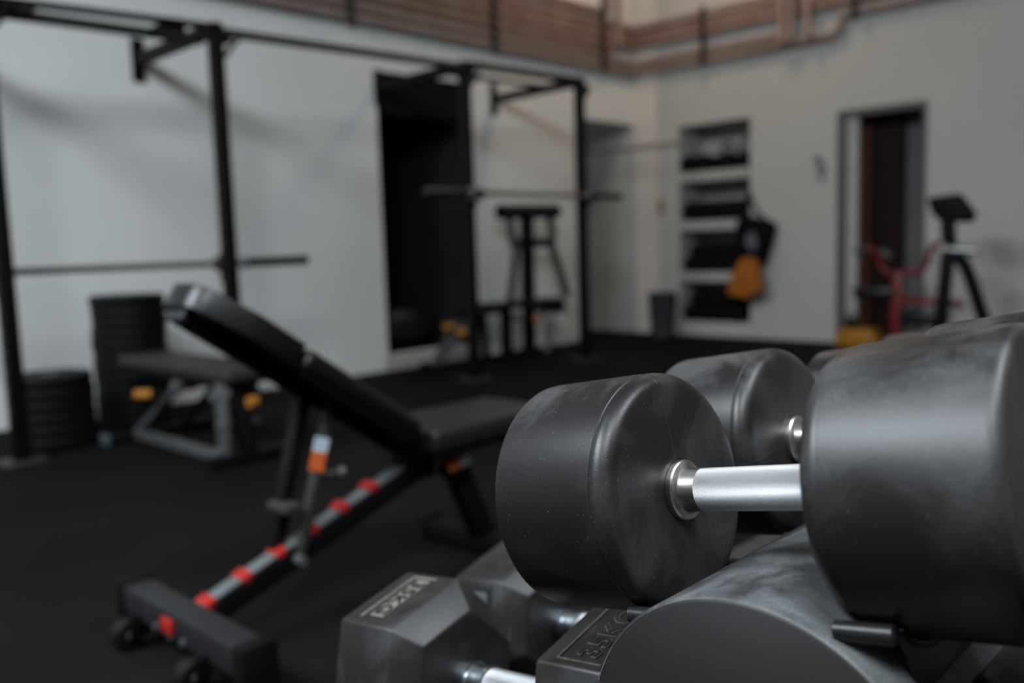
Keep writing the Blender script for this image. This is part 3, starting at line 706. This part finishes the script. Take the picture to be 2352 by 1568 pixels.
CUT = HR + .0015
def saddle(P, s0, s1, end, half=R(36)):
    """moulded cradle: a curved sheet with two rounded lips along the dumbbell axis, on a narrow stem with an end web"""
    root = None
    prof = []; n = 17; t = .0045
    for k in range(n):
        a = -half + 2 * half * k / (n - 1); prof.append((CUT * math.sin(a), -CUT * math.cos(a)))
    for k in range(n):
        a = half - 2 * half * k / (n - 1); prof.append(((CUT + t) * math.sin(a), -(CUT + t) * math.cos(a)))
    sh = MB().prism(prof, P + UX * s0, EX, EZ, UX * (s1 - s0)).build('saddle', M_saddle, rack, angle=50)
    for sg in (-1, 1):
        hl = half + R(3)
        c = P + EX * (sg * (CUT + .0062) * math.sin(hl)) - EZ * ((CUT + .0062) * math.cos(hl))
        MB().lathe([(0, .0045), (.0015, .0066), (s1 - s0 - .0015, .0066), (s1 - s0, .0045)], c + UX * s0, UX, 20).build('lip', M_saddle, sh)
    hw = (CUT + .002) * math.sin(half); z1 = -(CUT + .004) * math.cos(half)
    web = [(-hw, z1), (-.030, -.150), (.030, -.150), (hw, z1)] + [((CUT + .001) * math.sin(a), -(CUT + .001) * math.cos(a)) for a in [half * .9 - 2 * half * .9 * k / 10 for k in range(11)]]
    MB().prism(web, P + UX * (end - .005 if end == s1 else end), EX, EZ, UX * .005).build('end_web', M_saddle, sh, bevel=.0012)
    MB().prism([(-.016, -.150), (.016, -.150), (.016, -CUT - .003), (-.016, -CUT - .003)], P + UX * (s0 + .008), EX, EZ, UX * (s1 - s0 - .016)).build('stem', M_saddle, sh)
SP = .255
sites = [PA, PA + V(SP, .026, -.008), PA + V(SP * 2, .026, -.008), PA + V(SP * 3, .026, -.008)]
for P in sites:
    saddle(V(P.x, PA.y, P.z), -.022, .016, .016)
    saddle(V(P.x, PA.y, P.z), .146, .186, .186, R(40))
# rails that carry the saddles
def railat(s, dz): return V(0, PA.y, PA.z) + UX * s + EZ * dz
a = railat(-.02, -.145); MB().beam(V(.50, a.y, a.z), V(2.7, a.y, a.z), .07, .028, up=EZ).build('rail', M_rail, rack, bevel=.004)
a = railat(.158, -.142); MB().beam(V(.50, a.y, a.z), V(2.7, a.y, a.z), .045, .018, up=EZ).build('rail', M_rail, rack, bevel=.004)
a = railat(.215, -.150); MB().beam(V(.46, a.y, a.z), V(2.7, a.y, a.z), .045, .03, up=EZ).build('rail', M_rail, rack, bevel=.004)
a = railat(.188, -.136); MB().beam(V(.50, a.y, a.z), V(.64, a.y, a.z), .007, .006, up=EZ).build('edge_strip', M_strip, rack, bevel=.002)
# uprights and lower tier
MB().span((.47, .128, .10), (2.7, .138, .655)).build('shade_panel', M_rig, rack)  # added black sheet standing in for the shadow under the rack
for x in (1.15, 2.45):
    MB().beam((x, BY, 0.05), (x, BY, BZ - .10), .08, .12).build('upright', M_rail, rack, bevel=.006)
    MB().beam((x, BY - .35, .03), (x, BY + .75, .03), .09, .06).build('foot', M_rail, rack, bevel=.006)
    MB().beam((x, BY, .30), (x, .98, .28), .06, .06).build('tier_arm', M_rail, rack, bevel=.004)
for y, z in ((.88, .325), (.52, .36)):
    MB().beam((.50, y, z), (2.7, y, z), .07, .03).build('lower_rail', M_rail, rack, bevel=.004)

# ------------------------------------------------------------------ round dumbbells
dbl = thing('round_dumbbell', 'nearest round black rubber dumbbell with knurled chrome handle', 'dumbbell', (0, 0, 0), 'round dumbbells on the top tier')
def headprof(sg):
    x = GAP / 2; p = []
    p += [(x + .0045, .0246), (x + .0006, .0248), (x + .0002, .030), (x + .0016, HR - .0165), (x + .0017, HR - .0150), (x + .0020, HR - .0130)]
    for k in range(1, 7):
        a = PI / 2 * k / 6; p.append((x + .0020 + .0140 * (1 - math.cos(a)), HR - .0130 + .0125 * math.sin(a)))
    p += [(x + .0172, HR - .0009), (x + .0178, HR - .0009), (x + .0184, HR)]
    for k in range(7):
        a = PI / 2 * k / 6; p.append((x + HL - .008 + .008 * math.sin(a), HR - .008 + .008 * math.cos(a)))
    p += [(x + HL, .03), (x + HL, .001)]
    return [(sg * a, b) for a, b in p]
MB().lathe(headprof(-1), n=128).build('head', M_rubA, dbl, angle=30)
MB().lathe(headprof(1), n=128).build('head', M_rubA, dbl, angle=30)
MB().cyl((-GAP / 2 + .0205, 0, 0), (GAP / 2 - .0205, 0, 0), .017, n=96).build('handle', M_knurlA, dbl)
for sg in (-1, 1):
    x = GAP / 2
    MB().lathe([(sg * (x + .004), .0245), (sg * (x - .0040), .0242), (sg * (x - .0052), .0230), (sg * (x - .0062), .0196), (sg * (x - .0064), .0190), (sg * (x - .0068), .0182), (sg * (x - .0080), .0177), (sg * (x - .0205), .0168)], n=64).build('collar', M_satin, dbl, angle=25)
def ctr(P): return P + UX * (GAP / 2)
dbl.matrix_world = frame(ctr(sites[0]), spin=R(4))
dup(dbl, frame(ctr(sites[1]), spin=R(93)), 'second round black rubber dumbbell, just behind the nearest one')
dup(dbl, frame(ctr(sites[2] + V(0, 0, -.016)) + UX * .03, spin=R(40)) @ Matrix.Scale(.92, 4), 'third round black rubber dumbbell along the top tier')
dup(dbl, frame(ctr(sites[3] + V(0, 0, -.016)) + UX * .02, spin=R(200)) @ Matrix.Scale(.92, 4), 'farthest round black rubber dumbbell at the back of the top tier')

# ------------------------------------------------------------------ hex dumbbells on the lower tier
SC = 1.05
HT = .155; PS = -.012
HXU = V(math.sin(PS) * math.cos(HT), -math.cos(PS) * math.cos(HT), math.sin(HT))
H1 = V(math.cos(PS), math.sin(PS), 0); H2 = HXU.cross(H1)
RX, LP, CL, KK, HG = .105 * SC, .091 * SC, .026 * SC, .694, .163 * SC
def hexdb(label, group):
    t = thing('hex_dumbbell', label, 'dumbbell', (0, 0, 0), group)
    hs = []
    for sg in (-1, 1):
        x0 = HG / 2; m_ = MB()
        hexprism(m_, RX, x0 * sg, sg * (x0 + CL + LP + .018), sg * CL, sg * .018, KK)
        hs.append(m_.build('head', M_rubHex, t, bevel=.0028, seg=3))
        x = x0
        MB().lathe([(sg * (x + .002), .0215), (sg * (x - .012), .0215), (sg * (x - .0124), .0198), (sg * (x - .0134), .0222), (sg * (x - .0166), .0222), (sg * (x - .0176), .0195), (sg * (x - .034), .0188)], n=48).build('collar', M_satin2, t, angle=25)
        MB().lathe([(sg * (x - .033), .0186), (sg * (x - .0345), .0206), (sg * (x - .0425), .0206), (sg * (x - .044), .0185)], n=48).build('ring', M_satin2, t)
    MB().cyl((-HG / 2 + .045, 0, 0), (HG / 2 - .045, 0, 0), .0185, n=48).build('handle', M_knurlA, t)
    return t, hs
grpH = 'hex dumbbells on the lower tier'
hd, heads = hexdb('nearest hex dumbbell, marked 35KG on its upper facets', grpH)
# lettering on the facet between vertices 0 and 1
def facet_frame(sg):
    nn = V(0, -.5, .8660254); d1 = V(0, -.8660254, -.5)      # from ridge vertex toward the near vertex
    mid = nn * (RX * .8660254); mid.x = sg * (HG / 2 + CL + LP / 2)
    if sg < 0: bx, by = d1, V(1, 0, 0)
    else: bx, by = -d1, V(-1, 0, 0)
    m = Matrix((bx, by, nn)).transposed().to_4x4(); m.translation = mid; return m
def text_mesh(txt, size, ext, off, m4, name, mat_, parent):
    cu = bpy.data.curves.new('t', 'FONT'); cu.body = txt; cu.size = size; cu.extrude = ext; cu.offset = off
    cu.align_x = 'CENTER'; cu.align_y = 'CENTER'; cu.resolution_u = 4
    to = bpy.data.objects.new('t', cu); COL.objects.link(to)
    dg = bpy.context.evaluated_depsgraph_get(); me = bpy.data.meshes.new_from_object(to.evaluated_get(dg))
    bpy.data.objects.remove(to); me.name = name; me.transform(m4); me.materials.clear(); me.materials.append(mat_)
    o = bpy.data.objects.new(name, me); COL.objects.link(o); o.parent = parent; return o
def T(x, y, z): return Matrix.Translation((x, y, z))
def boxm(mb, m4, a, b):
    a = Vector(a); b = Vector(b); c = (a + b) / 2; d = b - a
    vs = [m4 @ (c + V(x * d.x / 2, y * d.y / 2, z * d.z / 2)) for x in (-1, 1) for y in (-1, 1) for z in (-1, 1)]
    return mb.add(vs, [(0, 1, 3, 2), (4, 6, 7, 5), (0, 4, 5, 1), (2, 3, 7, 6), (0, 2, 6, 4), (1, 5, 7, 3)])
mf = facet_frame(-1)
boxm(MB(), mf, (-.040, -.011, 0), (.038, .013, .0004)).build('label_plate', M_tan, heads[0])
bd_ = MB(); boxm(bd_, mf, (-.044, -.022, 0), (.044, -.0190, .0016)); boxm(bd_, mf, (-.0455, -.022, 0), (-.0425, .022, .0016)); bd_.build('label_border', M_tan, heads[0])
text_mesh('35KG', .0275, .0008, .0001, mf @ Matrix.Scale(1.1, 4, V(1, 0, 0)) @ T(0, .001, .0009), 'lettering', M_letter, heads[0])
mf = facet_frame(1)
bd_ = MB(); boxm(bd_, mf, (-.046, .0265, 0), (.044, .0285, .0012)); boxm(bd_, mf, (-.0475, -.024, 0), (-.0455, .0285, .0012)); bd_.build('label_border', M_tandim, heads[1])
text_mesh('35KG', .033, .0006, .0010, mf @ T(0, -.002, .0006), 'lettering_edge', M_tandim, heads[1])
text_mesh('35KG', .033, .0012, -.0002, mf @ T(0, -.002, .001), 'lettering', M_letter, heads[1])
PD = V(0, 0, .98) + SC * (V(.629, .686, .510) - V(0, 0, .98))
def hexframe(P, phi):
    c, s = math.cos(phi), math.sin(phi)
    z = H2 * c - H1 * s; y = H1 * c + H2 * s
    m = Matrix((HXU, y, z)).transposed().to_4x4(); m.translation = P + HXU * (HG / 2); return m
hd.matrix_world = hexframe(PD, -.279)
he, heads2 = hexdb('second hex dumbbell, behind the nearest, with a triangle mark on its side', grpH)
# triangle emblem on the near vertical facet (between vertices 1 and 2)
nn = V(0, -1, 0); mid = nn * (RX * .8660254); mid.x = -(HG / 2 + CL + LP / 2)
m3 = Matrix((V(1, 0, 0), V(0, 0, 1), nn)).transposed().to_4x4(); m3.translation = mid
MB().prism([(-.030, .046), (.030, .046), (.030, .004)], (0, 0, 0), (1, 0, 0), (0, 1, 0), (0, 0, .002)).build('emblem_outline', M_letter, heads2[0]).matrix_local = m3
MB().prism([(-.004, .039), (.023, .039), (.023, .015)], (0, 0, .0022), (1, 0, 0), (0, 1, 0), (0, 0, .0006)).build('emblem', M_signgrey, heads2[0]).matrix_local = m3
he.matrix_world = hexframe(V(.914, .795, .446), -.268)
for P, nm in ((PD, 0), (V(.914, .795, .446), 1)):
    for s in (-.07, HG + .07):
        c = P + HXU * s
        MB().prism([(-.09, -.17), (-.075, -.085), (-.03, -.115), (.03, -.115), (.075, -.085), (.09, -.17)], c - H2 * 0 - HXU * .02 - H2 * .012, H1, H2, HXU * .04).build('lower_saddle', M_saddle, rack, bevel=.003)

bpy.context.view_layer.update()
for o in bpy.data.objects:
    if '_o' in o: del o['_o']
